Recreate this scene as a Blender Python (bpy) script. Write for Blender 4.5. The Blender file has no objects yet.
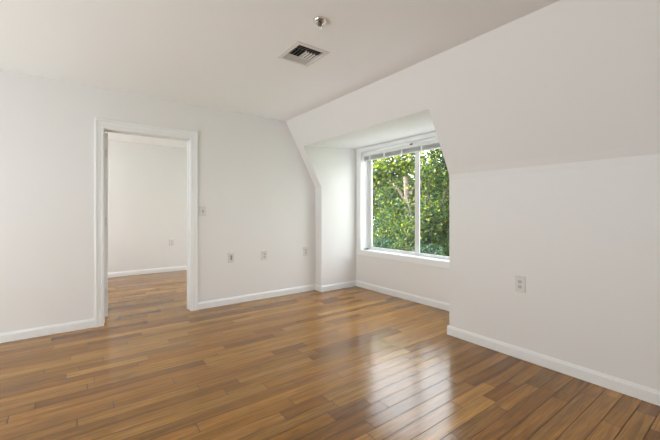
import bpy, bmesh, math, random
import numpy as np
from mathutils import Vector

random.seed(7)
SC = bpy.context.scene
COL = SC.collection

# ------------------------------------------------------------------ camera, world, sun, area lights, exposure
CAM = (4.150, 0.0, 1.1744)
YAW = 0.93234
cd = bpy.data.cameras.new('camera')
cd.sensor_width = 36.0
cd.lens = 334.744 / 660 * 36.0
cd.shift_y = -(220 - 211.318) / 660
cd.clip_start = 0.02
cam = bpy.data.objects.new('camera', cd)
cam.location = CAM
cam.rotation_euler = (math.pi / 2, 0, YAW)
COL.objects.link(cam)
SC.camera = cam

SC.view_settings.view_transform = 'Standard'
SC.view_settings.look = 'None'
SC.view_settings.gamma = 1
SC.view_settings.use_curve_mapping = False
SC.view_settings.exposure = 0.0
SC.cycles.max_bounces = 14
SC.cycles.diffuse_bounces = 8
SC.cycles.glossy_bounces = 5
SC.cycles.transparent_max_bounces = 12
SC.cycles.sample_clamp_indirect = 8.0

SKY_STRENGTH = 7.3
world = bpy.data.worlds.new('sky')
SC.world = world
world.use_nodes = True
wn = world.node_tree
wn.nodes['Background'].inputs['Strength'].default_value = SKY_STRENGTH
wg = wn.nodes.new('ShaderNodeTexCoord')
ws = wn.nodes.new('ShaderNodeSeparateXYZ')
wr = wn.nodes.new('ShaderNodeValToRGB')
wn.links.new(wg.outputs['Generated'], ws.inputs[0])
wn.links.new(ws.outputs['Z'], wr.inputs[0])
wn.links.new(wr.outputs[0], wn.nodes['Background'].inputs['Color'])
wr.color_ramp.elements[0].position = 0.0
wr.color_ramp.elements[0].color = (1.28, 1.33, 1.38, 1)  # bright glow below the horizon, added to lift the ceilings
el = wr.color_ramp.elements.new(0.02)
el.color = (1.0, 0.965, 0.945, 1)
wr.color_ramp.elements[2].position = 0.8
wr.color_ramp.elements[2].color = (0.86, 0.91, 1.0, 1)

sd = bpy.data.lights.new('sun', 'SUN')
sd.energy = 34.0
sd.angle = 0.01
sd.color = (1.0, 0.955, 0.89)
sun = bpy.data.objects.new('sun', sd)
sun.rotation_euler = Vector((0.80, 0.12, -0.75)).to_track_quat('-Z', 'Y').to_euler()
COL.objects.link(sun)


def area(name, loc, direction, sx, sy, power, color=(1, 1, 1), portal=False):
    d = bpy.data.lights.new(name, 'AREA')
    d.shape = 'RECTANGLE'
    d.size, d.size_y = sx, sy
    d.energy = power
    d.color = color
    if portal:
        d.cycles.is_portal = True
    o = bpy.data.objects.new(name, d)
    o.location = loc
    o.rotation_euler = Vector(direction).to_track_quat('-Z', 'Z').to_euler()
    COL.objects.link(o)
    return o


# portals only guide the sampling of the sky through the windows
area('dormer_portal', (1.23, 3.70, 1.33), (0, -1, 0), 1.95, 1.55, 1, portal=True)
area('back_portal', (2.25, -2.84, 0.81), (0, 1, 0), 3.5, 1.5, 1, portal=True)
area('fill_window_portal', (-1.75, 3.34, 1.3), (0, -1, 0), 1.7, 1.6, 1, portal=True)
area('adjoining_portal', (-1.6, -1.74, 1.25), (0, 1, 0), 2.0, 1.7, 1, portal=True)

# ------------------------------------------------------------------ materials
def srgb(r, g, b):
    def f(c):
        c /= 255.0
        return c / 12.92 if c <= 0.04045 else ((c + 0.055) / 1.055) ** 2.4
    return (f(r), f(g), f(b), 1.0)


def mat(name, color, rough=0.5, metal=0.0, noise=0.0, nscale=8.0, bump=0.0, bscale=200.0, spec=0.5):
    m = bpy.data.materials.new(name)
    m.use_nodes = True
    nt = m.node_tree
    p = nt.nodes['Principled BSDF']
    p.inputs['Base Color'].default_value = color
    p.inputs['Roughness'].default_value = rough
    p.inputs['Metallic'].default_value = metal
    p.inputs['Specular IOR Level'].default_value = spec
    tc = nt.nodes.new('ShaderNodeTexCoord')
    if noise > 0:
        n = nt.nodes.new('ShaderNodeTexNoise')
        n.inputs['Scale'].default_value = nscale
        n.inputs['Detail'].default_value = 3
        nt.links.new(tc.outputs['Object'], n.inputs['Vector'])
        mx = nt.nodes.new('ShaderNodeMix')
        mx.data_type = 'RGBA'
        mx.inputs[6].default_value = tuple(c * (1 - noise) for c in color[:3]) + (1,)
        mx.inputs[7].default_value = tuple(min(1, c * (1 + noise)) for c in color[:3]) + (1,)
        nt.links.new(n.outputs['Fac'], mx.inputs[0])
        nt.links.new(mx.outputs[2], p.inputs['Base Color'])
    if bump > 0:
        n2 = nt.nodes.new('ShaderNodeTexNoise')
        n2.inputs['Scale'].default_value = bscale
        nt.links.new(tc.outputs['Object'], n2.inputs['Vector'])
        b = nt.nodes.new('ShaderNodeBump')
        b.inputs['Strength'].default_value = bump
        b.inputs['Distance'].default_value = 0.002
        nt.links.new(n2.outputs['Fac'], b.inputs['Height'])
        nt.links.new(b.outputs[0], p.inputs['Normal'])
    return m


M_WALL = mat('wall_paint', (0.795, 0.790, 0.785, 1), 0.55, noise=0.012, nscale=1.5, bump=0.06, spec=0.35)
M_CEIL = mat('ceiling_paint', (0.89, 0.90, 0.905, 1), 0.8, noise=0.01, nscale=1.5, bump=0.05, spec=0.2)
M_TRIM = mat('trim_paint', (0.84, 0.855, 0.86, 1), 0.35, noise=0.01, nscale=4)
M_VINYL = mat('window_vinyl', (0.74, 0.745, 0.74, 1), 0.35, noise=0.01, nscale=4)
M_BLIND = mat('blind_vinyl', (0.74, 0.74, 0.735, 1), 0.45, noise=0.02, nscale=10)
M_TAPE = mat('ladder_tape', (0.86, 0.86, 0.85, 1), 0.7, noise=0.02, nscale=30)
M_PLATE = mat('plate_plastic', (0.70, 0.69, 0.665, 1), 0.35, noise=0.01, nscale=20)
M_FACE = mat('receptacle_plastic', (0.56, 0.55, 0.53, 1), 0.35, noise=0.01, nscale=20)
M_SLOT = mat('slot_dark', (0.06, 0.055, 0.05, 1), 0.6, noise=0.05, nscale=60)
M_JACK = mat('jack_grey', (0.22, 0.21, 0.20, 1), 0.5, noise=0.05, nscale=60)
M_CHROME = mat('chrome', (0.75, 0.75, 0.74, 1), 0.12, 1.0, noise=0.02, nscale=40)
M_BRASS = mat('sprinkler_metal', (0.18, 0.175, 0.165, 1), 0.3, 0.9, noise=0.05, nscale=60)
M_HINGE = mat('hinge_metal', (0.55, 0.55, 0.54, 1), 0.35, 0.6, noise=0.03, nscale=40)
M_GRILLE = mat('grille_enamel', (0.72, 0.71, 0.69, 1), 0.45, noise=0.01, nscale=20)
M_DUCT = mat('duct_dark', (0.035, 0.034, 0.033, 1), 0.8, noise=0.1, nscale=12)
M_DARK = mat('dark_plastic', (0.07, 0.065, 0.06, 1), 0.5, noise=0.05, nscale=60)
M_OUT = mat('siding', (0.45, 0.43, 0.40, 1), 0.8, noise=0.05, nscale=3)
M_BOUNCE = mat('bounce_grey', (0.36, 0.375, 0.41, 1), 0.8, noise=0.04, nscale=1.5)  # surface of the added slab that bounces light into the dormer
M_LAWN = mat('lawn_green', (0.10, 0.16, 0.05, 1), 0.9, noise=0.4, nscale=2.5)
M_BARK = mat('bark', (0.22, 0.165, 0.13, 1), 0.85, noise=0.45, nscale=9, bump=0.5, bscale=25)
M_BARKD = mat('bark_dark', (0.075, 0.065, 0.05, 1), 0.9, noise=0.4, nscale=9, bump=0.5, bscale=25)


def glass_mat():
    m = bpy.data.materials.new('window_glass')
    m.use_nodes = True
    nt = m.node_tree
    nt.nodes.remove(nt.nodes['Principled BSDF'])
    out = nt.nodes['Material Output']
    tr = nt.nodes.new('ShaderNodeBsdfTransparent')
    tr.inputs[0].default_value = (0.93, 0.95, 0.945, 1)
    gl = nt.nodes.new('ShaderNodeBsdfGlossy')
    gl.inputs['Roughness'].default_value = 0.02
    lw = nt.nodes.new('ShaderNodeLayerWeight')
    lw.inputs['Blend'].default_value = 0.5
    pw = nt.nodes.new('ShaderNodeMath'); pw.operation = 'POWER'; pw.inputs[1].default_value = 5.0
    fr = nt.nodes.new('ShaderNodeMath'); fr.operation = 'MULTIPLY_ADD'; fr.inputs[1].default_value = 0.96; fr.inputs[2].default_value = 0.03
    nt.links.new(lw.outputs['Facing'], pw.inputs[0])
    nt.links.new(pw.outputs[0], fr.inputs[0])
    mx = nt.nodes.new('ShaderNodeMixShader')
    nt.links.new(fr.outputs[0], mx.inputs[0])
    nt.links.new(tr.outputs[0], mx.inputs[1])
    nt.links.new(gl.outputs[0], mx.inputs[2])
    nt.links.new(mx.outputs[0], out.inputs[0])
    return m


M_GLASS = glass_mat()


def leaf_mat(name):
    m = bpy.data.materials.new(name)
    m.use_nodes = True
    nt = m.node_tree
    p = nt.nodes['Principled BSDF']
    at = nt.nodes.new('ShaderNodeAttribute')
    at.attribute_name = 'leaf_color'
    nt.links.new(at.outputs['Color'], p.inputs['Base Color'])
    p.inputs['Roughness'].default_value = 0.65
    p.inputs['Specular IOR Level'].default_value = 0.25
    tl = nt.nodes.new('ShaderNodeBsdfTranslucent')
    br = nt.nodes.new('ShaderNodeMix')
    br.data_type = 'RGBA'
    br.blend_type = 'MULTIPLY'
    br.inputs[0].default_value = 1.0
    br.inputs[7].default_value = (1.25, 1.25, 0.55, 1)
    nt.links.new(at.outputs['Color'], br.inputs[6])
    nt.links.new(br.outputs[2], tl.inputs[0])
    mx = nt.nodes.new('ShaderNodeMixShader')
    mx.inputs[0].default_value = 0.42
    nt.links.new(p.outputs[0], mx.inputs[1])
    nt.links.new(tl.outputs[0], mx.inputs[2])
    nt.links.new(mx.outputs[0], nt.nodes['Material Output'].inputs[0])
    return m


M_LEAF = leaf_mat('leaf')


def floor_mat():
    m = bpy.data.materials.new('oak_boards')
    m.use_nodes = True
    nt = m.node_tree
    L = nt.links.new
    p = nt.nodes['Principled BSDF']
    at = nt.nodes.new('ShaderNodeAttribute'); at.attribute_name = 'board_color'
    tc = nt.nodes.new('ShaderNodeTexCoord')
    # shift the grain for every board
    off = nt.nodes.new('ShaderNodeVectorMath'); off.operation = 'SCALE'
    cmb = nt.nodes.new('ShaderNodeCombineXYZ')
    L(at.outputs['Alpha'], cmb.inputs[0]); L(at.outputs['Alpha'], cmb.inputs[1]); L(at.outputs['Alpha'], cmb.inputs[2])
    L(cmb.outputs[0], off.inputs[0]); off.inputs['Scale'].default_value = 37.0
    add = nt.nodes.new('ShaderNodeVectorMath'); add.operation = 'ADD'
    L(tc.outputs['Object'], add.inputs[0]); L(off.outputs[0], add.inputs[1])
    mp = nt.nodes.new('ShaderNodeMapping'); mp.inputs['Scale'].default_value = (34, 1.5, 1)
    L(add.outputs[0], mp.inputs[0])
    n1 = nt.nodes.new('ShaderNodeTexNoise'); n1.inputs['Scale'].default_value = 1.0; n1.inputs['Detail'].default_value = 4
    n1.inputs['Distortion'].default_value = 0.8
    L(mp.outputs[0], n1.inputs['Vector'])
    mp2 = nt.nodes.new('ShaderNodeMapping'); mp2.inputs['Scale'].default_value = (170, 7, 1)
    L(add.outputs[0], mp2.inputs[0])
    n2 = nt.nodes.new('ShaderNodeTexNoise'); n2.inputs['Scale'].default_value = 1.0; n2.inputs['Detail'].default_value = 2
    L(mp2.outputs[0], n2.inputs['Vector'])
    # large knots and dark mineral streaks
    mp3 = nt.nodes.new('ShaderNodeMapping'); mp3.inputs['Scale'].default_value = (15, 2.6, 1)
    L(add.outputs[0], mp3.inputs[0])
    n3 = nt.nodes.new('ShaderNodeTexNoise'); n3.inputs['Scale'].default_value = 1.0; n3.inputs['Detail'].default_value = 3
    n3.inputs['Distortion'].default_value = 1.5
    L(mp3.outputs[0], n3.inputs['Vector'])
    r1 = nt.nodes.new('ShaderNodeMapRange'); r1.inputs[1].default_value = 0.3; r1.inputs[2].default_value = 0.7
    r1.inputs[3].default_value = 0.68; r1.inputs[4].default_value = 1.22
    L(n1.outputs['Fac'], r1.inputs[0])
    r2 = nt.nodes.new('ShaderNodeMapRange'); r2.inputs[1].default_value = 0.3; r2.inputs[2].default_value = 0.7
    r2.inputs[3].default_value = 0.78; r2.inputs[4].default_value = 1.14
    L(n2.outputs['Fac'], r2.inputs[0])
    r3 = nt.nodes.new('ShaderNodeMapRange'); r3.inputs[1].default_value = 0.62; r3.inputs[2].default_value = 0.80
    r3.inputs[3].default_value = 1.0; r3.inputs[4].default_value = 0.68
    L(n3.outputs['Fac'], r3.inputs[0])
    m1 = nt.nodes.new('ShaderNodeMath'); m1.operation = 'MULTIPLY'; L(r1.outputs[0], m1.inputs[0]); L(r2.outputs[0], m1.inputs[1])
    m2 = nt.nodes.new('ShaderNodeMath'); m2.operation = 'MULTIPLY'; L(m1.outputs[0], m2.inputs[0]); L(r3.outputs[0], m2.inputs[1])
    vs = nt.nodes.new('ShaderNodeVectorMath'); vs.operation = 'SCALE'
    L(at.outputs['Color'], vs.inputs[0]); L(m2.outputs[0], vs.inputs['Scale'])
    L(vs.outputs[0], p.inputs['Base Color'])
    p.inputs['Roughness'].default_value = 0.19
    p.inputs['IOR'].default_value = 1.56
    # slight unevenness of the finish
    n4 = nt.nodes.new('ShaderNodeTexNoise'); n4.inputs['Scale'].default_value = 1.0; n4.inputs['Detail'].default_value = 2
    mp4 = nt.nodes.new('ShaderNodeMapping'); mp4.inputs['Scale'].default_value = (40, 9, 1)
    L(add.outputs[0], mp4.inputs[0]); L(mp4.outputs[0], n4.inputs['Vector'])
    b = nt.nodes.new('ShaderNodeBump'); b.inputs['Strength'].default_value = 0.06; b.inputs['Distance'].default_value = 0.002
    L(n4.outputs['Fac'], b.inputs['Height']); L(b.outputs[0], p.inputs['Normal'])
    return m


M_FLOOR = floor_mat()
M_GAP = mat('board_joint', (0.05, 0.033, 0.02, 1), 0.9, noise=0.1, nscale=20)

# ------------------------------------------------------------------ mesh helpers
class MB:
    def __init__(self):
        self.v, self.f, self.mi = [], [], []

    def add(self, verts, faces, mi=0):
        o = len(self.v)
        self.v += [tuple(p) for p in verts]
        for f in faces:
            self.f.append([i + o for i in f]); self.mi.append(mi)

    def box(self, a, b, mi=0):
        x0, y0, z0 = a; x1, y1, z1 = b
        self.add([(x0, y0, z0), (x1, y0, z0), (x1, y1, z0), (x0, y1, z0), (x0, y0, z1), (x1, y0, z1), (x1, y1, z1), (x0, y1, z1)],
                 [(0, 3, 2, 1), (4, 5, 6, 7), (0, 1, 5, 4), (1, 2, 6, 5), (2, 3, 7, 6), (3, 0, 4, 7)], mi)

    def prism(self, poly, axis, a, b, mi=0):
        """poly: 2D points in the two other axes (in x,y,z order), swept from a to b along axis."""
        def P(p, t):
            q = list(p); q.insert(axis, t); return q
        n = len(poly)
        vs = [P(p, a) for p in poly] + [P(p, b) for p in poly]
        fs = [list(range(n)), list(range(2 * n - 1, n - 1, -1))]
        fs += [(i, (i + 1) % n, n + (i + 1) % n, n + i) for i in range(n)]
        self.add(vs, fs, mi)

    def loft(self, sections, closed=False, mi=0):
        """sections: rings of 3D points; joined in order."""
        n = len(sections[0]); k = len(sections)
        vs = [p for s in sections for p in s]
        fs = []
        for s in range(k if closed else k - 1):
            t = (s + 1) % k
            for i in range(n):
                j = (i + 1) % n
                fs.append((s * n + i, s * n + j, t * n + j, t * n + i))
        if not closed:
            fs.append(list(range(n))); fs.append([(k - 1) * n + i for i in range(n)][::-1])
        self.add(vs, fs, mi)

    def lathe(self, prof, n=24, axis_at=(0, 0, 0), mi=0):
        cx, cy, cz = axis_at
        secs = []
        for r, z in prof:
            secs.append([(cx + r * math.cos(2 * math.pi * i / n), cy + r * math.sin(2 * math.pi * i / n), cz + z) for i in range(n)])
        self.loft(secs, mi=mi)

    def tube(self, pts, radii, n=8, mi=0):
        secs = []
        for i, p in enumerate(pts):
            p = Vector(p)
            a = Vector(pts[max(i - 1, 0)]); b = Vector(pts[min(i + 1, len(pts) - 1)])
            t = (b - a).normalized()
            u = t.cross(Vector((0.13, 0.91, 0.37))).normalized(); w = t.cross(u)
            secs.append([tuple(p + (u * math.cos(2 * math.pi * k / n) + w * math.sin(2 * math.pi * k / n)) * radii[i]) for k in range(n)])
        self.loft(secs, mi=mi)

    def build(self, name, mats, parent=None, bevel=0.0, smooth=False, loc=None):
        me = bpy.data.meshes.new(name)
        me.from_pydata(self.v, [], self.f)
        for m in (mats if isinstance(mats, (list, tuple)) else [mats]):
            me.materials.append(m)
        me.polygons.foreach_set('material_index', self.mi)
        bm = bmesh.new(); bm.from_mesh(me)
        bmesh.ops.recalc_face_normals(bm, faces=bm.faces)
        bm.to_mesh(me); bm.free()
        if smooth:
            me.polygons.foreach_set('use_smooth', [True] * len(me.polygons))
        o = bpy.data.objects.new(name, me)
        COL.objects.link(o)
        if parent is not None:
            o.parent = parent
        if loc is not None:
            o.location = loc
        if bevel > 0:
            b = o.modifiers.new('bevel', 'BEVEL')
            b.width = bevel; b.segments = 2; b.limit_method = 'ANGLE'
        return o


def tag(o, label=None, cat=None, group=None, kind=None):
    if label: o['label'] = label
    if cat: o['category'] = cat
    if group: o['group'] = group
    if kind: o['kind'] = kind
    return o


def struct(o, label, cat):
    return tag(o, label, cat, kind='structure')


def empty(name, loc=(0, 0, 0), rz=0.0):
    o = bpy.data.objects.new(name, None)
    o.location = loc; o.rotation_euler = (0, 0, rz)
    o.empty_display_size = 0.05
    COL.objects.link(o)
    return o


def copy_tree(o, parent=None):
    c = o.copy()
    COL.objects.link(c)
    c.parent = parent
    for ch in o.children:
        copy_tree(ch, c)
    return c


def slab_hole(mb, fixed, a, b, lo, hi, hlo, hhi):
    """slab with a rectangular hole: `fixed` axis from a to b; lo/hi outer and hlo/hhi hole corners in the two other axes."""
    def bx(l, h):
        p = list(l); q = list(h)
        p.insert(fixed, a); q.insert(fixed, b)
        if q[0] > p[0] and q[1] > p[1] and q[2] > p[2]:
            mb.box(p, q)
    bx((lo[0], lo[1]), (hlo[0], hi[1]))
    bx((hhi[0], lo[1]), (hi[0], hi[1]))
    bx((hlo[0], lo[1]), (hhi[0], hlo[1]))
    bx((hlo[0], hhi[1]), (hhi[0], hi[1]))


# ------------------------------------------------------------------ room dimensions (metres)
H = 2.44
YK, YW, ZK, YC = 2.809, 3.475, 1.522, 2.306
XL, XR = 0.160, 2.270
ZD, ZD2 = 2.0894, 2.1556
YD = YC + (YK - YC) * (H - ZD) / (H - ZK)
XE, YB = 6.10, -2.70            # end wall and back wall faces
WT = 0.16                       # left wall thickness
XF = -2.95                      # far wall of the adjoining room
YWO = YW + 0.17                 # outer face of the dormer front
D0, D1, DH = 0.187, 1.030, 2.024   # door opening
WX0, WX1, WZ0, WZ1 = 0.273, 2.185, 0.575, 2.093  # window opening

# ------------------------------------------------------------------ floor
def make_floor():
    rng = random.Random(11)
    pitch = 0.0886
    x0 = 2.5745 - pitch * 66
    pal = [(0.385, 0.182, 0.031), (0.355, 0.165, 0.027), (0.320, 0.144, 0.021), (0.290, 0.126, 0.017), (0.335, 0.150, 0.024), (0.260, 0.108, 0.014),
           (0.330, 0.157, 0.029), (0.420, 0.210, 0.044)]
    dark = [(0.200, 0.085, 0.018), (0.190, 0.082, 0.019), (0.210, 0.090, 0.020), (0.205, 0.084, 0.016)]
    seams = {66: [1.15, 1.417], 67: [0.35, 1.48, 2.3], 68: [0.6, 1.276, 2.05]}
    V, F, C, MI = [], [], [], []
    g = 0.0017
    ylo, yhi = YB - 0.1, YWO
    i = 0
    while True:
        xa = x0 + i * pitch; xb = xa + pitch
        if xa > XE + 0.05: break
        ys = [ylo]
        if i in seams:
            ys += [-1.1, 0.1] + seams[i]
        else:
            y = ylo + rng.uniform(0.1, 0.9)
            while y < yhi - 0.1:
                ys.append(y)
                y += rng.choice([rng.uniform(0.25, 0.6), rng.uniform(0.5, 1.2), rng.uniform(0.7, 1.5)])
        ys.append(yhi); ys = sorted(ys)
        for k in range(len(ys) - 1):
            a, b = ys[k], ys[k + 1]
            c = rng.choice(pal)
            if rng.random() < 0.12 and b - a < 0.8 and (xa < 1.1 or b < 1.0): c = rng.choice(dark)
            if i == 66 and abs(a - 1.15) < 0.01: c = dark[1]
            j = rng.uniform(0.88, 1.22)
            c = (c[0] * j, c[1] * j * rng.uniform(0.97, 1.03), c[2] * j * rng.uniform(0.95, 1.05), rng.random())
            o = len(V)
            t = rng.uniform(-0.0004, 0.0004); t2 = rng.uniform(-0.0004, 0.0004)
            V += [(xa + g, a + g, t), (xb - g, a + g, -t), (xb - g, b - g, t2), (xa + g, b - g, -t2)]
            F.append((o, o + 1, o + 2, o + 3)); C += [c] * 4; MI.append(0)
        i += 1
    # slab below the boards
    o = len(V)
    mb = MB(); mb.box((x0, ylo, -0.20), (XE + 0.2, yhi, -0.0022))
    V += mb.v; F += [tuple(n + o for n in f) for f in mb.f]; MI += [1] * len(mb.f)
    C += [(0.05, 0.03, 0.02, 0)] * (4 * len(mb.f))
    me = bpy.data.meshes.new('floor')
    me.from_pydata(V, [], F)
    me.materials.append(M_FLOOR); me.materials.append(M_GAP)
    me.polygons.foreach_set('material_index', MI)
    at = me.color_attributes.new('board_color', 'FLOAT_COLOR', 'CORNER')
    at.data.foreach_set('color', np.array(C, dtype=np.float32).ravel())
    ob = bpy.data.objects.new('floor', me)
    COL.objects.link(ob)
    return ob


struct(make_floor(), 'glossy oak board floor running through both rooms', 'floor')

# ------------------------------------------------------------------ walls and ceilings
mb = MB()
slab_hole(mb, 0, -WT, 0.0, (YB - 0.1, 0.0), (YK + 0.02, H + 0.05), (D0 - 0.015, -0.0), (D1 + 0.015, DH + 0.015))
struct(mb.build('wall_left', M_WALL), 'long white wall with the doorway and three wall plates', 'wall')

prof = [(YK, 0.0), (YK, ZK - 0.05), (YK - 0.006, ZK + 0.0), (YK - 0.032, ZK + 0.057)]
mb = MB()
mb.prism([(YK, 0.0), (YK, ZK - 0.05), (YK - 0.006, ZK), (YK + 0.2, ZK + 0.06), (YK + 0.2, 0.0)], 0, XR, XE + 0.1)
struct(mb.build('wall_right', M_WALL), 'low white knee wall with one outlet at the right', 'wall')
mb = MB()
mb.prism([(YK - 0.006, ZK), (YK - 0.032, ZK + 0.057), (YC, H), (YC, H + 0.2), (YC + 0.15, H + 0.2), (YK + 0.2, ZK + 0.06)], 0, XR, XE + 0.1)
struct(mb.build('ceiling_slope', M_WALL), 'sloping white ceiling above the knee wall', 'ceiling')

mb = MB()   # strip left of the dormer and the dormer's left cheek
mb.prism([(YK, 0.0), (YK, ZK - 0.02), (YK - 0.006, ZK + 0.012), (YC, H), (YC, H + 0.2), (YWO, H + 0.2), (YWO, 0.0)], 0, 0.0, XL)
struct(mb.build('wall_dormer_left', M_WALL), 'left side wall of the window dormer', 'wall')
mb = MB()
mb.prism([(YK + .004, 0.0), (YK + .004, ZK), (YD + .004, ZD), (YD + .06, H + .05), (YWO, H + .05), (YWO, 0.0)], 0, XR + 0.0006, XR + 0.14)
struct(mb.build('wall_dormer_right', M_WALL), 'right side wall of the window dormer, turned away', 'wall')
mb = MB()
mb.prism([(YC, H), (YD, ZD), (YW + 0.01, ZD2), (YWO, ZD2), (YWO, H + .2), (YC, H + 0.2)], 0, XL, XR)
struct(mb.build('ceiling_dormer', M_WALL), 'slope above the dormer and the flat dormer ceiling', 'ceiling')
mb = MB()
slab_hole(mb, 1, YW, YWO - 0.001, (XL, 0.0), (XR, ZD2 + 0.05), (WX0, WZ0), (WX1, WZ1))
struct(mb.build('wall_dormer_front', M_WALL), 'dormer wall around and below the window', 'wall')

GX0, GX1, GY0, GY1 = 1.712, 1.984, 1.318, 1.554     # grille neck
mb = MB()
slab_hole(mb, 2, H, H + 0.16, (XF - 0.15, YB - 0.15), (XE + 0.15, YC), (GX0, GY0), (GX1, GY1))
mb.box((XF - 0.15, YC, H), (-0.001, 3.36, H + 0.16))
struct(mb.build('ceiling', M_CEIL), 'flat white ceiling with a vent and a sprinkler', 'ceiling')

mb = MB()
slab_hole(mb, 1, YB - 0.12, YB, (-WT, 0.0), (XE + 0.12, H + 0.05), (0.5, 0.06), (4.0, 1.55))
struct(mb.build('wall_back', M_WALL), 'white wall behind the viewer with a wide window', 'wall')
mb = MB()
mb.box((XE, YB - 0.1, 0.0), (XE + 0.12, YK + 0.2, H + 0.05))
struct(mb.build('wall_end', M_WALL), 'white end wall outside the picture at the right', 'wall')

mb = MB(); mb.box((XF - 0.12, -1.72, 0), (XF, 3.32, H + 0.05))
struct(mb.build('wall_adjoining_far', M_WALL), 'white wall seen through the doorway', 'wall')
mb = MB()
slab_hole(mb, 1, -1.72, -1.6, (XF, 0.0), (-WT, H + 0.05), (-2.6, 0.4), (-0.6, 2.1))
struct(mb.build('wall_adjoining_back', M_WALL), 'window wall of the adjoining room', 'wall')
mb = MB(); slab_hole(mb, 1, 3.2, 3.32, (XF, 0.0), (-WT, H + 0.05), (-2.6, 0.5), (-0.9, 2.1)); mb.box((-WT, YK + .02, 0), (-0.001, 3.32, H + .05))
struct(mb.build('wall_adjoining_front', M_WALL), 'garden side wall of the adjoining room', 'wall')


def plain_window(name, fixed, a, lo, hi, label):
    e = empty(name)
    struct(e, label, 'window')
    mb = MB()
    slab_hole(mb, fixed, a - 0.03, a + 0.03, lo, hi, (lo[0] + .05, lo[1] + .05), (hi[0] - .05, hi[1] - .05))
    mid = (lo[0] + hi[0]) / 2
    p, q = [mid - .025, lo[1] + .05], [mid + .025, hi[1] - .05]
    p.insert(fixed, a - .02); q.insert(fixed, a + .02)
    mb.box(p, q)
    mb.build('window_frame', M_VINYL, e)
    mb = MB()
    p, q = [lo[0] + .05, lo[1] + .05], [hi[0] - .05, hi[1] - .05]
    p.insert(fixed, a - .003); q.insert(fixed, a + .003)
    mb.box(p, q)
    mb.build('pane', M_GLASS, e)


plain_window('window_2', 1, YB - 0.08, (0.5, 0.06), (4.0, 1.55), 'wide unseen window behind the viewer, sized to light the room')  # out of view; wide, low shape chosen to send light up the ceiling
plain_window('window_3', 1, -1.67, (-2.6, 0.4), (-0.6, 2.1), 'window of the adjoining room')

plain_window('fill_window', 1, 3.27, (-2.6, 0.5), (-0.9, 2.1), 'unseen second window added to brighten the adjoining room')  # extra opening added to brighten the adjoining room

# ------------------------------------------------------------------ baseboards
BB = [(0.0, 0.0), (0.015, 0.0), (0.015, 0.066), (0.012, 0.072), (0.009, 0.080), (0.006, 0.086), (0.0, 0.086)]   # (out of the wall, up)


def baseboard(name, axis, wall, out, a, b, label):
    """axis: 0 runs along x (wall is a y value), 1 runs along y (wall is an x value); out: +1/-1 direction into the room."""
    mb = MB()
    mb.prism([(wall + out * d, z + 0.002) for d, z in BB], axis, a, b)
    struct(mb.build(name, M_TRIM), label, 'baseboard')


CO = 0.079
baseboard('baseboard_left', 1, 0.0, 1, YB, D0 - CO, 'white baseboard left of the doorway')
baseboard('baseboard_left_far', 1, 0.0, 1, D1 + CO, YK, 'white baseboard between doorway and dormer')
baseboard('baseboard_dormer_corner', 0, YK, -1, 0.0, XL + 0.015, 'short white baseboard at the dormer corner')
baseboard('baseboard_dormer_left', 1, XL, 1, YK, YW, 'white baseboard on the left side of the dormer')
baseboard('baseboard_dormer_front', 0, YW, -1, XL, XR, 'white baseboard below the window')
baseboard('baseboard_dormer_right', 1, XR, -1, YK, YW, 'baseboard on the right side of the dormer')
baseboard('baseboard_right', 0, YK, -1, XR - 0.015, XE, 'white baseboard along the knee wall')
baseboard('baseboard_adjoining', 1, XF, 1, -1.6, 3.2, 'white baseboard in the room through the doorway')
baseboard('baseboard_back', 0, YB, 1, 4.05, XE, 'baseboard behind the viewer')
baseboard('baseboard_end', 1, XE, -1, YB, YK, 'baseboard on the end wall')

# ------------------------------------------------------------------ door
CASE = [(0.0, 0.0), (0.0, 0.009), (0.006, 0.012), (0.026, 0.012), (0.031, 0.0095), (0.036, 0.013), (0.056, 0.015), (0.061, 0.0125),
        (0.066, 0.019), (0.082, 0.019), (0.085, 0.016), (0.085, 0.0)]
door = empty('door_1', (0, 0, 0))
struct(door, 'white cased doorway in the left wall, its door swung open away', 'door')


def casing_u(x, sgn, y0, y1, z1):
    """casing round a doorway on the plane x, standing out towards sgn."""
    secs = []
    for k in range(4):
        ring = []
        for w, d in CASE:
            s, t = w * 0.90, w * 1.14
            if k == 0: p = (y0 - s, 0.0)
            elif k == 1: p = (y0 - s, z1 + t)
            elif k == 2: p = (y1 + s, z1 + t)
            else: p = (y1 + s, 0.0)
            ring.append((x + sgn * d, p[0], p[1]))
        secs.append(ring)
    mb = MB(); mb.loft(secs); return mb


casing_u(0.0, 1, D0 - 0.003, D1 + 0.003, DH + 0.003).build('casing', M_TRIM, door)
casing_u(-WT, -1, D0 - 0.003, D1 + 0.003, DH + 0.003).build('casing', M_TRIM, door)
mb = MB()   # jamb lining with its stop
mb.box((-WT, D0 - 0.015, 0.002), (0, D0, DH + 0.015)); mb.box((-WT, D1, 0.002), (0, D1 + 0.015, DH + 0.015)); mb.box((-WT, D0, DH), (0, D1, DH + 0.015))
mb.build('jamb', M_TRIM, door)
mb = MB()
sx0, sx1 = -0.118, -0.078
mb.box((sx0, D1 - 0.011, 0.002), (sx1, D1, DH)); mb.box((sx0, D0, DH - 0.011), (sx1, D1, DH)); mb.box((sx0, D0, 0.002), (sx1, D0 + 0.011, DH))
mb.build('door_stop', M_TRIM, door, bevel=0.002)
mb = MB()
mb.box((-WT - 0.028 - 0.81, D0 + 0.006, 0.036), (-WT - 0.028, D0 + 0.041, DH - 0.004))
panel = mb.build('door_panel', M_TRIM, door, bevel=0.002)
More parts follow.
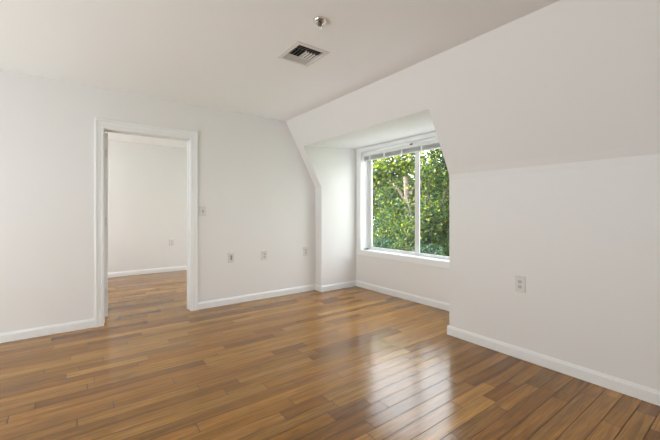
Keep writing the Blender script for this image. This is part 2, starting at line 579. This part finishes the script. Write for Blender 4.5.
for z in (0.30, 1.06, 1.80):
    mb = MB()
    mb.box((-WT - 0.0285, D0 + 0.008, z - 0.045), (-WT - 0.0262, D0 + 0.034, z + 0.045))
    mb.lathe([(0.0, -0.046), (0.006, -0.046), (0.006, 0.046), (0.0, 0.046)], 10, (-WT - 0.024, D0 + 0.003, z))
    mb.build('hinge', M_VINYL, panel)

# ------------------------------------------------------------------ window
win = empty('window_1', (0, 0, 0))
struct(win, 'white sliding window of two panes in the dormer, trees outside', 'window')
WC = [(0.0, 0.0), (0.0, 0.010), (0.005, 0.013), (0.065, 0.015), (0.073, 0.015), (0.077, 0.012), (0.077, 0.0)]


def ring_frame(x0, x1, z0, z1, y, prof, out=-1):
    """mitred frame: prof = (outward width, depth towards the room)."""
    secs = []
    for k in range(4):
        ring = []
        for w, d in prof:
            p = [(x0 - w, z0 - w), (x0 - w, z1 + w), (x1 + w, z1 + w), (x1 + w, z0 - w)][k]
            ring.append((p[0], y + out * d, p[1]))
        secs.append(ring)
    mb = MB(); mb.loft(secs, closed=True); return mb


mb = MB()     # picture-frame casing: sides and bottom as measured, top cut to fit below the dormer ceiling
secs = []
for k in range(4):
    ring = []
    for w, d in WC:
        wt = w * 0.60; ws_ = w * 1.05
        p = [(WX0 - ws_, WZ0 - w), (WX0 - ws_, WZ1 + wt), (min(WX1 + ws_, XR - 0.001), WZ1 + wt), (min(WX1 + ws_, XR - 0.001), WZ0 - w)][k]
        ring.append((p[0], YW - d, p[1]))
    secs.append(ring)
mb.loft(secs, closed=True)
mb.build('window_casing', M_TRIM, win)

mb = MB()     # lining of the reveal
slab_hole(mb, 1, YW - 0.008, YW + 0.140, (WX0 - .006, WZ0 - .006), (WX1 + .006, WZ1 + .006), (WX0 + .004, WZ0 + .006), (WX1 - .004, WZ1 - .004))
mb.build('window_sill', M_TRIM, win)
YF = YW + 0.135
mb = MB()     # vinyl main frame
slab_hole(mb, 1, YF, YF + 0.035, (WX0, WZ0), (WX1, WZ1), (WX0 + 0.032, WZ0 + 0.024), (WX1 - 0.032, WZ1 - 0.03))
mb.build('window_frame', M_VINYL, win, bevel=0.003)
XM0, XM1 = 1.196, 1.284
sx_l0 = WX0 + 0.030
lip = 0.052


def sash(x0, x1, z0, z1, y0, y1, wl, wr, wb, wt, name):
    mb = MB()
    slab_hole(mb, 1, y0, y1, (x0, z0), (x1, z1), (x0 + wl, z0 + wb), (x1 - wr, z1 - wt))
    s = mb.build(name, M_VINYL, win, bevel=0.003)
    ym = (y0 + y1) / 2
    mb = MB(); mb.box((x0 + wl - .004, ym - .003, z0 + wb - .004), (x1 - wr + .004, ym + .003, z1 - wt + .004))
    mb.build('pane', M_GLASS, s)
    return s


ZS0, ZS1 = WZ0 + 0.022, WZ1 - 0.028
sash(WX0 + 0.030, XM0 + 0.050, ZS0, ZS1, YF + 0.012, YF + 0.034, 0.052, 0.050, 0.024, 0.045, 'sash')
sash(XM1 - 0.050, WX1 - 0.030, ZS0, ZS1, YF - 0.004, YF + 0.012, 0.050, 0.050, 0.024, 0.045, 'sash')
mb = MB()
mb.box((WX0 + 0.005, YF - 0.075, WZ0 + 0.006), (WX0 + 0.050, YF - 0.006, WZ0 + 0.016)); mb.box((WX0 + 0.018, YF - 0.03, WZ0 + 0.014), (WX0 + 0.030, YF - 0.012, WZ0 + 0.024))
tag(mb.build('sash_stop', M_DARK, win, bevel=0.002), 'small dark stop in the sill corner')

# mini blind, drawn up
bl = empty('window_blind', (0, 0, WZ1 - 0.03))
tag(bl, 'white mini blind drawn all the way up at the top of the window', 'blind')
bz = -(WZ1 - 0.03)
BX0, BX1 = WX0 + 0.022, WX1 - 0.012
YBL = YW + 0.038
mb = MB(); mb.box((BX0, YBL - 0.022, 2.012 + bz), (BX1, YBL + 0.022, 2.062 + bz))
mb.build('headrail', M_VINYL, bl, bevel=0.003)
mb = MB()
nsl = 14
for k in range(nsl):
    z = 1.960 + k * 0.0036
    pr = [(-0.0125, 0.0), (-0.006, 0.0014), (0.0, 0.0019), (0.006, 0.0014), (0.0125, 0.0), (0.0125, 0.0011), (0.006, 0.0025), (0.0, 0.0030), (-0.006, 0.0025), (-0.0125, 0.0011)]
    mb.prism([(YBL + a, z + b + bz) for a, b in pr], 0, BX0 + 0.006, BX1 - 0.006)
mb.build('slat_stack', M_BLIND, bl)
mb = MB(); mb.box((BX0 + 0.006, YBL - 0.014, 1.946 + bz), (BX1 - 0.006, YBL + 0.014, 1.958 + bz))
mb.build('bottom_rail', M_BLIND, bl, bevel=0.002)
for x in (0.445, 0.745, 1.075, 1.405, 1.735, 2.065):
    mb = MB(); mb.box((x - 0.011, YBL - 0.0165, 1.944 + bz), (x + 0.011, YBL - 0.0145, 2.014 + bz))
    mb.build('ladder_tape', M_TAPE, bl)
mb = MB(); mb.tube([(BX0 + 0.03, YBL - 0.026, 2.03 + bz), (BX0 + 0.03, YBL - 0.030, 2.0 + bz), (BX0 + 0.028, YBL - 0.030, 1.2 + bz)], [0.004, 0.004, 0.0045])
mb.build('tilt_wand', M_TAPE, bl, smooth=True)
mb = MB(); mb.box((1.225, YBL - 0.028, 2.050 + bz), (1.268, YBL - 0.020, 2.068 + bz))
mb.build('bracket', M_DARK, bl)

# ------------------------------------------------------------------ outlets, switch, jack plate (local: plate in XZ, facing -Y)
def plate_mb(w=0.080, h=0.126, t=0.009):
    mb = MB()
    mb.box((-w / 2, -t * 0.4, -h / 2), (w / 2, 0.0, h / 2))
    b = 0.004
    secs = [[(-w / 2, -t * .4, -h / 2), (w / 2, -t * .4, -h / 2), (w / 2, -t * .4, h / 2), (-w / 2, -t * .4, h / 2)],
            [(-w / 2 + b, -t, -h / 2 + b), (w / 2 - b, -t, -h / 2 + b), (w / 2 - b, -t, h / 2 - b), (-w / 2 + b, -t, h / 2 - b)]]
    mb.loft(secs)
    return mb


def make_outlet():
    e = empty('wall_outlet')
    plate_mb().build('cover_plate', M_PLATE, e)
    for s in (-1, 1):
        mb = MB()
        pts = [(0.0172 * math.cos(a), max(-0.0135, min(0.0135, 0.0172 * math.sin(a)))) for a in [2 * math.pi * k / 28 for k in range(28)]]
        mb.prism([(x, z + s * 0.0205) for x, z in pts], 1, -0.0095, -0.006)
        r = mb.build('receptacle', M_FACE, e)
        for dx, w, h in ((-0.0075, 0.0030, 0.0095), (0.0075, 0.0030, 0.0080)):
            mb = MB(); mb.box((dx - w / 2, -0.0102, s * 0.0205 + 0.003 - h / 2), (dx + w / 2, -0.0090, s * 0.0205 + 0.003 + h / 2))
            mb.build('slot', M_SLOT, r)
        mb = MB()
        mb.prism([(0.0030 * math.cos(2 * math.pi * k / 10), s * 0.0205 - 0.0075 + 0.0030 * math.sin(2 * math.pi * k / 10)) for k in range(10)], 1, -0.0102, -0.0090)
        mb.build('ground_hole', M_SLOT, r)
    mb = MB(); mb.prism([(0.0032 * math.cos(2 * math.pi * k / 12), 0.0032 * math.sin(2 * math.pi * k / 12)) for k in range(12)], 1, -0.0095, -0.006)
    mb.build('screw', M_HINGE, e)
    return e


HP = math.pi / 2
o0 = make_outlet()
outs = [((2.912, YK, 0.594), 0.0, 'white duplex outlet alone on the low wall at the right'),
        ((0.0, 1.977, 0.582), HP, 'white duplex outlet on the door wall, midway between doorway and dormer'),
        ((0.0, 2.634, 0.588), HP, 'white duplex outlet on the door wall close to the dormer corner'),
        ((XF, 1.412, 0.572), HP, 'white outlet on the wall of the room beyond the doorway')]
for k, (loc, rz, lab) in enumerate(outs):
    o = o0 if k == 0 else copy_tree(o0)
    o.location = loc; o.rotation_euler = (0, 0, rz)
    tag(o, lab, 'outlet', 'duplex outlets on the walls')

e = empty('jack_plate', (0.0, 1.520, 0.590), HP)
tag(e, 'white wall plate with a dark central jack, nearest the doorway low on the wall', 'wall plate')
plate_mb().build('cover_plate', M_PLATE, e)
mb = MB(); mb.box((-0.017, -0.0098, -0.034), (0.017, -0.006, 0.034)); ins = mb.build('insert', M_FACE, e, bevel=0.001)
for z in (-0.014, 0.014):
    mb = MB(); mb.box((-0.008, -0.0112, z - 0.011), (0.008, -0.0096, z + 0.011)); mb.build('jack', M_JACK, ins)
for z in (-0.048, 0.048):
    mb = MB(); mb.prism([(0.003 * math.cos(2 * math.pi * k / 12), z + 0.003 * math.sin(2 * math.pi * k / 12)) for k in range(12)], 1, -0.0095, -0.006)
    mb.build('screw', M_HINGE, e)

e = empty('light_switch', (0.0, 1.172, 1.178), HP)
tag(e, 'white toggle light switch on the wall just right of the doorway', 'light switch')
plate_mb(0.076, 0.120).build('cover_plate', M_PLATE, e)
mb = MB(); mb.box((-0.0070, -0.0095, -0.0150), (0.0070, -0.006, 0.0150)); mb.build('toggle_slot', M_JACK, e)
mb = MB(); mb.prism([(-0.006, -0.004), (-0.019, 0.006), (-0.017, 0.013), (-0.006, 0.006)], 0, -0.004, 0.004); mb.build('toggle', M_FACE, e)
for z in (-0.030, 0.030):
    mb = MB(); mb.prism([(0.003 * math.cos(2 * math.pi * k / 12), z + 0.003 * math.sin(2 * math.pi * k / 12)) for k in range(12)], 1, -0.0095, -0.006)
    mb.build('screw', M_HINGE, e)

# ------------------------------------------------------------------ ceiling grille (four-way) and sprinkler
gc = ((GX0 + GX1) / 2, (GY0 + GY1) / 2, H)
gr = empty('ceiling_vent', gc)
tag(gr, 'square white four-way air vent in the ceiling', 'vent')
hx, hy = (GX1 - GX0) / 2, (GY1 - GY0) / 2
FX, FY = 0.163, 0.150
mb = MB()     # flange with a sloping edge
secs = []
for (ax, ay, z) in ((FX, FY, 0.0), (FX - 0.001, FY - 0.001, -0.004), (hx - 0.002, hy - 0.002, -0.007), (hx - 0.004, hy - 0.004, -0.006), (hx - 0.004, hy - 0.004, 0.012), (hx - 0.001, hy - 0.001, 0.0)):
    secs.append([(-ax, -ay, z), (ax, -ay, z), (ax, ay, z), (-ax, ay, z)])
mb.loft(secs, closed=True)
mb.build('flange', M_GRILLE, gr)
mb = MB()     # duct above, open below
t = 0.006
hx2, hy2 = hx - 0.001, hy - 0.001
mb.box((-hx2, -hy2, 0.012), (-hx2 + t, hy2, 0.16)); mb.box((hx2 - t, -hy2, 0.012), (hx2, hy2, 0.16))
mb.box((-hx2 + t, -hy2, 0.012), (hx2 - t, -hy2 + t, 0.16)); mb.box((-hx2 + t, hy2 - t, 0.012), (hx2 - t, hy2, 0.16))
mb.box((-hx2, -hy2, 0.15), (hx2, hy2, 0.16))
mb.build('duct', M_DUCT, gr)


def vane_y(x, d, y0, y1, ext, top):        # runs along y; lower edge leans towards d
    mb = MB(); mb.prism([(x, -0.006), (x + 0.0016, -0.006), (x - d * ext + 0.0016, top), (x - d * ext, top)], 1, y0, y1)
    return mb


def vane_x(y, d, x0, x1, ext, top):
    mb = MB(); mb.prism([(y, -0.006), (y + 0.0016, -0.006), (y - d * ext + 0.0016, top), (y - d * ext, top)], 0, x0, x1)
    return mb


step = 0.0225
for k in range(3):
    vane_y(hx - 0.010 - k * step, 1, -hy + 0.005, hy - 0.005, 0.020, 0.006).build('vane', M_GRILLE, gr)
    vane_y(-hx + 0.010 + k * step, -1, -hy + 0.005, hy - 0.005, 0.012, 0.011).build('vane', M_GRILLE, gr)
xb = hx - 0.010 - 2 * step - 0.022
for k in range(4):
    vane_x(-hy + 0.012 + k * 0.028, -1, -xb, xb, 0.014, 0.006).build('vane', M_GRILLE, gr)
    vane_x(hy - 0.010 - k * 0.028, 1, -xb, xb, 0.008, 0.004).build('vane', M_GRILLE, gr)
mb = MB(); mb.box((-xb, -0.001, -0.006), (xb, 0.001, 0.012)); mb.build('divider', M_GRILLE, gr)

sp = empty('fire_sprinkler', (2.330, 1.268, H))
tag(sp, 'round chrome fire sprinkler on the ceiling beside the vent', 'sprinkler')
mb = MB(); mb.lathe([(0.0, 0.0), (0.045, 0.0), (0.046, -0.003), (0.043, -0.011), (0.037, -0.018), (0.031, -0.020), (0.028, -0.017), (0.024, -0.004), (0.0, -0.004)], 32)
mb.build('escutcheon', M_CHROME, sp, smooth=True)
mb = MB(); mb.lathe([(0.0, -0.002), (0.015, -0.002), (0.015, -0.020), (0.010, -0.026), (0.0, -0.026)], 20)
mb.build('sprinkler_body', M_BRASS, sp, smooth=False)
for s in (-1, 1):
    mb = MB(); mb.tube([(s * 0.010, 0, -0.022), (s * 0.014, 0, -0.032), (s * 0.010, 0, -0.044), (s * 0.002, 0, -0.050)], [0.0028] * 4)
    mb.build('frame_arm', M_BRASS, sp, smooth=True)
mb = MB(); mb.lathe([(0.0, -0.026), (0.0022, -0.026), (0.0022, -0.048), (0.0, -0.048)], 10); mb.build('bulb', M_BRASS, sp)
mb = MB(); mb.lathe([(0.0, -0.049), (0.013, -0.049), (0.0135, -0.051), (0.0, -0.052)], 20); mb.build('deflector', M_CHROME, sp)

# ------------------------------------------------------------------ outside: added bounce slab, lawn and trees
mb = MB(); mb.box((-1.6, YWO + 0.002, -0.42), (5.0, 5.35, -0.28))  # out of view, added to reflect daylight onto the dormer ceiling
struct(mb.build('bounce_slab', M_BOUNCE), 'unseen pale slab added below the dormer window to bounce light in', 'roof')
GZ = -3.2
mb = MB(); mb.box((-40, 3.72, GZ - 0.2), (30, 60, GZ))
struct(mb.build('ground_outside', M_LAWN), 'lawn below the window', 'ground')
mb = MB(); mb.box((XF - 0.12, YB - 0.12, GZ), (XE + 0.12, YWO - 0.002, -0.21))
struct(mb.build('wall_lower_storey', M_OUT), 'storey below the rooms', 'wall')
mb = MB(); mb.box((XF - 0.15, YB - 0.15, H + 0.205), (XE + 0.15, YC + 0.1, H + 0.3))
struct(mb.build('roof', M_OUT), 'flat roof above the rooms', 'roof')

LEAF = np.array([(0, 0, 0), (0.26, 0.30, 0.05), (0.20, 0.72, 0.02), (0, 1.0, -0.08), (-0.20, 0.72, 0.02), (-0.26, 0.30, 0.05)], dtype=np.float64)


def foliage(name, parent, origin, blobs, n, size, cols, seed, up=0.6):
    """blobs: (x,y,z,rx,ry,rz,weight) in the tree's own frame; n leaves of about `size`."""
    rs = np.random.RandomState(seed)
    w = np.array([b[6] for b in blobs], float); w /= w.sum()
    pick = rs.choice(len(blobs), n, p=w)
    B = np.array([b[:6] for b in blobs])
    d = rs.normal(size=(n, 3)); d /= np.linalg.norm(d, axis=1)[:, None]
    r = rs.uniform(0.15, 1.0, n) ** 0.55
    # leaves gather in small sprays
    ns = max(8, n // 14)
    P0 = B[pick, :3] + d * r[:, None] * B[pick, 3:6]
    centers = P0[:ns]
    pts = centers[rs.randint(0, ns, n)] + rs.normal(size=(n, 3)) * np.array([1.5, 1.5, 0.8]) * size
    nrm = rs.normal(size=(n, 3)) + np.array([0, 0, up * 2]); nrm /= np.linalg.norm(nrm, axis=1)[:, None]
    t = rs.normal(size=(n, 3)); t -= (t * nrm).sum(1)[:, None] * nrm; t /= np.linalg.norm(t, axis=1)[:, None]
    b = np.cross(nrm, t)
    s = size * rs.uniform(0.6, 1.25, n)
    k = len(LEAF)
    V = pts[:, None, :] + s[:, None, None] * (LEAF[None, :, 0:1] * b[:, None, :] * 1.25 + LEAF[None, :, 1:2] * t[:, None, :] + LEAF[None, :, 2:3] * nrm[:, None, :])
    V = V.reshape(-1, 3)
    me = bpy.data.meshes.new(name)
    me.vertices.add(n * k); me.vertices.foreach_set('co', V.astype(np.float32).ravel())
    me.loops.add(n * k); me.loops.foreach_set('vertex_index', np.arange(n * k, dtype=np.int32))
    me.polygons.add(n); me.polygons.foreach_set('loop_start', np.arange(0, n * k, k, dtype=np.int32))
    cols = np.array([c[:3] for c in cols]); ci = rs.randint(0, len(cols), n); c2 = rs.randint(0, len(cols), n)
    f = rs.uniform(0, 1, n)[:, None]
    C = (cols[ci] * f + cols[c2] * (1 - f)) * rs.uniform(0.75, 1.25, n)[:, None]
    C4 = np.concatenate([C, np.ones((n, 1))], 1).repeat(k, 0)
    at = me.color_attributes.new('leaf_color', 'FLOAT_COLOR', 'CORNER')
    at.data.foreach_set('color', C4.astype(np.float32).ravel())
    me.materials.append(M_LEAF)
    me.update(calc_edges=True); me.validate()
    o = bpy.data.objects.new(name, me); COL.objects.link(o); o.parent = parent
    return o


def ray_x(px, y):
    r = (px - 330) / 334.744
    dx = -math.sin(YAW) + r * math.cos(YAW); dy = math.cos(YAW) + r * math.sin(YAW)
    return CAM[0] + (y - CAM[1]) * dx / dy


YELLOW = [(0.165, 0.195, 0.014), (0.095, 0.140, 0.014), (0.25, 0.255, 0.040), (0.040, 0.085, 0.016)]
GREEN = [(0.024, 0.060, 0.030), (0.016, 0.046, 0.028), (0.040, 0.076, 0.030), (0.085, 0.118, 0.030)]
SHADE_TEAL = [(0.010, 0.040, 0.032), (0.016, 0.052, 0.040), (0.007, 0.028, 0.024), (0.034, 0.070, 0.038)]  # blue-green shade and haze of the foliage put into the leaf colour


def tree(name, x, y, label, trunk, branches, blobs, n, size, cols, seed, bark, group=None, up=0.6, ground=GZ):
    e = empty(name, (x, y, ground))
    tag(e, label, 'shrub' if 'shrub' in name else 'tree', group)
    mb = MB()
    pts, rad = trunk
    mb.tube(pts, rad, 10)
    for p, rr in branches:
        mb.tube(p, rr, 7)
    mb.build('trunk' if 'shrub' not in name else 'stem', bark, e, smooth=True)
    foliage('foliage', e, (x, y, ground), blobs, n, size, cols, seed, up)
    return e


g = -GZ   # floor level above the ground
# tree whose pale trunk shows in the left pane
tx, ty = -4.85, 10.6
tree('maple_tree', tx, ty, 'leafy tree with pale trunk showing beside the window\'s centre bar', ([(0, 0, -0.1), (0.03, 0, 1.5), (0.08, 0, 3.2), (0.0, 0, 4.6), (-0.12, 0, 5.8), (-0.1, 0, 6.4)], [0.22, 0.19, 0.16, 0.13, 0.09, 0.03]),
     [([(0.05, 0, 4.2), (0.5, -0.1, 4.9), (0.9, -0.2, 5.7)], [0.10, 0.07, 0.03]), ([(0, 0, 4.7), (-0.6, 0.1, 5.3), (-1.2, 0, 5.9)], [0.10, 0.06, 0.03]),
      ([(0, 0, 4.9), (0.2, 0.3, 5.5), (0.5, 0.3, 6.2)], [0.09, 0.06, 0.03])],
     [(0.9, 0.2, g + 1.9, 0.9, 0.7, 0.7, 1.0), (-1.1, 0.2, g + 2.0, 0.9, 0.8, 0.8, 1.1), (0.0, 0.5, g + 2.9, 1.4, 0.7, 0.6, 1.3), (1.9, 0.2, g + 2.4, 0.9, 0.6, 0.7, 0.9), (1.5, 0, g + 0.7, 0.8, 0.7, 0.8, 0.7),
      (-1.3, 0, g + 0.5, 0.8, 0.7, 0.8, 0.7), (0.1, 0.7, g - 0.4, 1.5, 0.5, 0.7, 0.8), (0.1, -0.5, g + 0.6, 0.9, 0.25, 1.1, 0.9), (-0.3, 0.5, g + 1.2, 1.7, 0.4, 1.3, 1.6)],
     14000, 0.105, GREEN + YELLOW + SHADE_TEAL, 3, M_BARK)
# branchy tree leaning in from the left, bright leaves at the top of the left pane
bx, by = -4.9, 7.4
tree('branchy_tree', bx, by, 'tree reaching a dark slanting branch across the left pane', ([(0, 0, -0.1), (0.0, 0, 1.8), (0.15, 0, 3.4), (0.3, 0, 4.6), (0.35, 0, 5.6)], [0.20, 0.17, 0.14, 0.09, 0.04]),
     [([(0.15, 0, 3.5), (0.9, -0.1, 4.35), (1.6, -0.15, 4.95), (2.25, -0.2, 5.55), (2.7, -0.2, 5.8)], [0.065, 0.045, 0.035, 0.024, 0.012]),
      ([(1.2, -0.1, 4.6), (1.6, -0.3, 4.6), (2.1, -0.4, 4.75)], [0.025, 0.016, 0.008]), ([(0.3, 0, 4.6), (0.9, 0.1, 5.3), (1.3, 0.1, 5.7)], [0.05, 0.03, 0.015])],
     [(1.35, -0.2, g + 2.15, 0.75, 0.5, 0.30, 1.2), (2.3, -0.2, g + 2.35, 0.7, 0.5, 0.25, 1.1), (0.5, -0.1, g + 1.7, 0.6, 0.6, 0.5, 0.8), (1.3, -0.3, g + 1.35, 0.45, 0.4, 0.25, 0.6),
      (1.4, -0.1, g + 2.65, 0.8, 0.4, 0.35, 0.7), (2.6, -0.1, g + 2.75, 0.8, 0.4, 0.3, 0.6), (0.2, 0, g + 0.6, 0.7, 0.6, 0.7, 0.6), (-0.6, 0, g + 1.8, 0.8, 0.8, 0.8, 0.8)],
     7500, 0.105, YELLOW + GREEN[:2], 5, M_BARKD)
# bright tree filling the right pane
cx, cy = -2.55, 8.75
tree('sunlit_tree', cx, cy, 'dense yellow-green tree filling the right pane', ([(0, 0, -0.1), (0, 0, 2.0), (0.05, 0, 3.6), (0, 0, 4.8)], [0.17, 0.15, 0.10, 0.04]),
     [([(0.03, 0, 3.2), (0.5, 0, 4.3), (0.9, 0, 5.5)], [0.06, 0.04, 0.02]), ([(0.03, 0, 3.3), (-0.5, 0, 4.1), (-0.8, 0, 4.9)], [0.05, 0.035, 0.02]), ([(0.4, 0, 4.1), (0.2, -0.2, 5.0), (0.6, -0.2, 5.9)], [0.035, 0.025, 0.012])],
     [(0.3, 0, g + 0.9, 0.85, 0.6, 0.75, 1.5), (1.1, 0.1, g + 0.6, 0.8, 0.6, 0.8, 1.2), (-0.35, 0, g + 0.3, 0.6, 0.6, 0.7, 0.9), (0.7, -0.1, g + 2.35, 1.0, 0.5, 0.45, 1.0), (0.95, -0.1, g + 3.0, 0.8, 0.4, 0.35, 0.7), (1.9, 0.2, g + 1.2, 0.8, 0.7, 0.9, 0.9), (0.2, 0, g - 0.7, 1.2, 0.7, 0.8, 0.9)],
     13500, 0.095, YELLOW + GREEN + SHADE_TEAL, 8, M_BARKD)
# lower shrubs in shade in front
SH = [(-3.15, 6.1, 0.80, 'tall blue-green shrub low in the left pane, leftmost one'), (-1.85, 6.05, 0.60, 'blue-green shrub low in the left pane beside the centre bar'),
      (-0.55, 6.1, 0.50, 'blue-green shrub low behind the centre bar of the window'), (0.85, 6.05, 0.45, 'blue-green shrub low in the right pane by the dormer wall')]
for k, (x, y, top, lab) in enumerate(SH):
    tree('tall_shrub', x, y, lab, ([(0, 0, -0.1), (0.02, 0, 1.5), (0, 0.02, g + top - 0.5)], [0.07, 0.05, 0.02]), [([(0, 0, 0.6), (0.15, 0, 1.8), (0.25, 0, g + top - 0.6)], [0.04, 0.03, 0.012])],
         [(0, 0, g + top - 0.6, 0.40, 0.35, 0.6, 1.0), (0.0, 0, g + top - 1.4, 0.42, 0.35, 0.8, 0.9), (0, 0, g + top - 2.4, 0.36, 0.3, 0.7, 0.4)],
         3600, 0.075, SHADE_TEAL + GREEN[:1], 20 + k, M_BARKD, 'shrubs below the window')
# trees further off
BG = [(-11.8, 14.4, 3.0, 'dark tree standing furthest left beyond the garden'), (-13.0, 17.6, 3.3, 'tree in the furthest row seen past the branchy tree'), (-8.8, 14.4, 2.9, 'mid green tree far behind the pale trunk'),
      (-10.0, 17.6, 3.2, 'tree in the furthest row behind the pale trunk'), (-5.8, 14.4, 2.8, 'mid green tree far behind the sunlit tree'), (-7.0, 17.6, 3.1, 'tree in the furthest row behind the sunlit tree'),
      (-2.7, 14.4, 2.8, 'tree beyond the garden, first past the dormer wall'), (0.4, 14.4, 2.9, 'tree beyond the garden, second past the dormer wall')]
for k, (x, y, top, lab) in enumerate(BG):
    tree('distant_tree', x, y, lab, ([(0, 0, -0.1), (0.05, 0, 2.5), (0, 0, g + top - 0.6)], [0.22, 0.16, 0.05]), [([(0, 0, 2.6), (0.6, 0, 4.0), (0.9, 0, g + top - 1.0)], [0.09, 0.06, 0.02])],
         [(0, 0, g + top - 0.8, 0.92, 0.8, 1.0, 1.0), (0.0, 0, g + top - 2.2, 0.95, 0.8, 1.2, 1.2), (0, 0, g + top - 3.6, 0.9, 0.8, 1.1, 0.8)],
         7500, 0.17, GREEN + SHADE_TEAL[:2], 40 + k, M_BARK, 'distant trees beyond the garden')
tree('sky_blocker_tree', 3.4, 9.2, 'unseen tree added behind the dormer wall to block sky light', ([(0, 0, -0.1), (0, 0, 2.0), (0.05, 0, 3.4), (0, 0, 5.0)], [0.17, 0.15, 0.10, 0.04]),  # out of view, added to keep sky light off the left cheek
     [([(0.03, 0, 3.0), (0.5, 0, 4.0), (0.9, 0, 5.0)], [0.06, 0.04, 0.02]), ([(0.03, 0, 3.1), (-0.6, 0, 4.0), (-1.0, 0, 4.9)], [0.05, 0.035, 0.02])],
     [(0, 0, g + 1.4, 1.7, 0.9, 1.2, 1.3), (-0.9, 0, g + 0.2, 1.2, 0.8, 1.0, 0.8), (0.9, 0, g + 0.2, 1.2, 0.8, 1.0, 0.8)],
     6000, 0.13, GREEN + YELLOW[:2], 77, M_BARKD)
tree('sky_blocker_tree', 6.3, 6.6, 'unseen tree added behind the knee wall to block sidelong sky light', ([(0, 0, -0.1), (0, 0, 2.0), (0.05, 0, 3.4), (0, 0, 5.0)], [0.17, 0.15, 0.10, 0.04]),  # second unseen blocker, for low sky light from the right
     [([(0.03, 0, 3.0), (0.5, 0, 4.0), (0.9, 0, 5.0)], [0.06, 0.04, 0.02]), ([(0.03, 0, 3.1), (-0.6, 0, 4.0), (-1.0, 0, 4.9)], [0.05, 0.035, 0.02])],
     [(0, 0, g + 1.9, 1.3, 1.0, 1.3, 1.3), (-0.6, 0, g + 0.4, 1.2, 0.9, 1.0, 1.0), (0.6, 0, g + 0.4, 1.2, 0.9, 1.0, 0.8)],
     7000, 0.13, GREEN + YELLOW[:2], 78, M_BARKD)
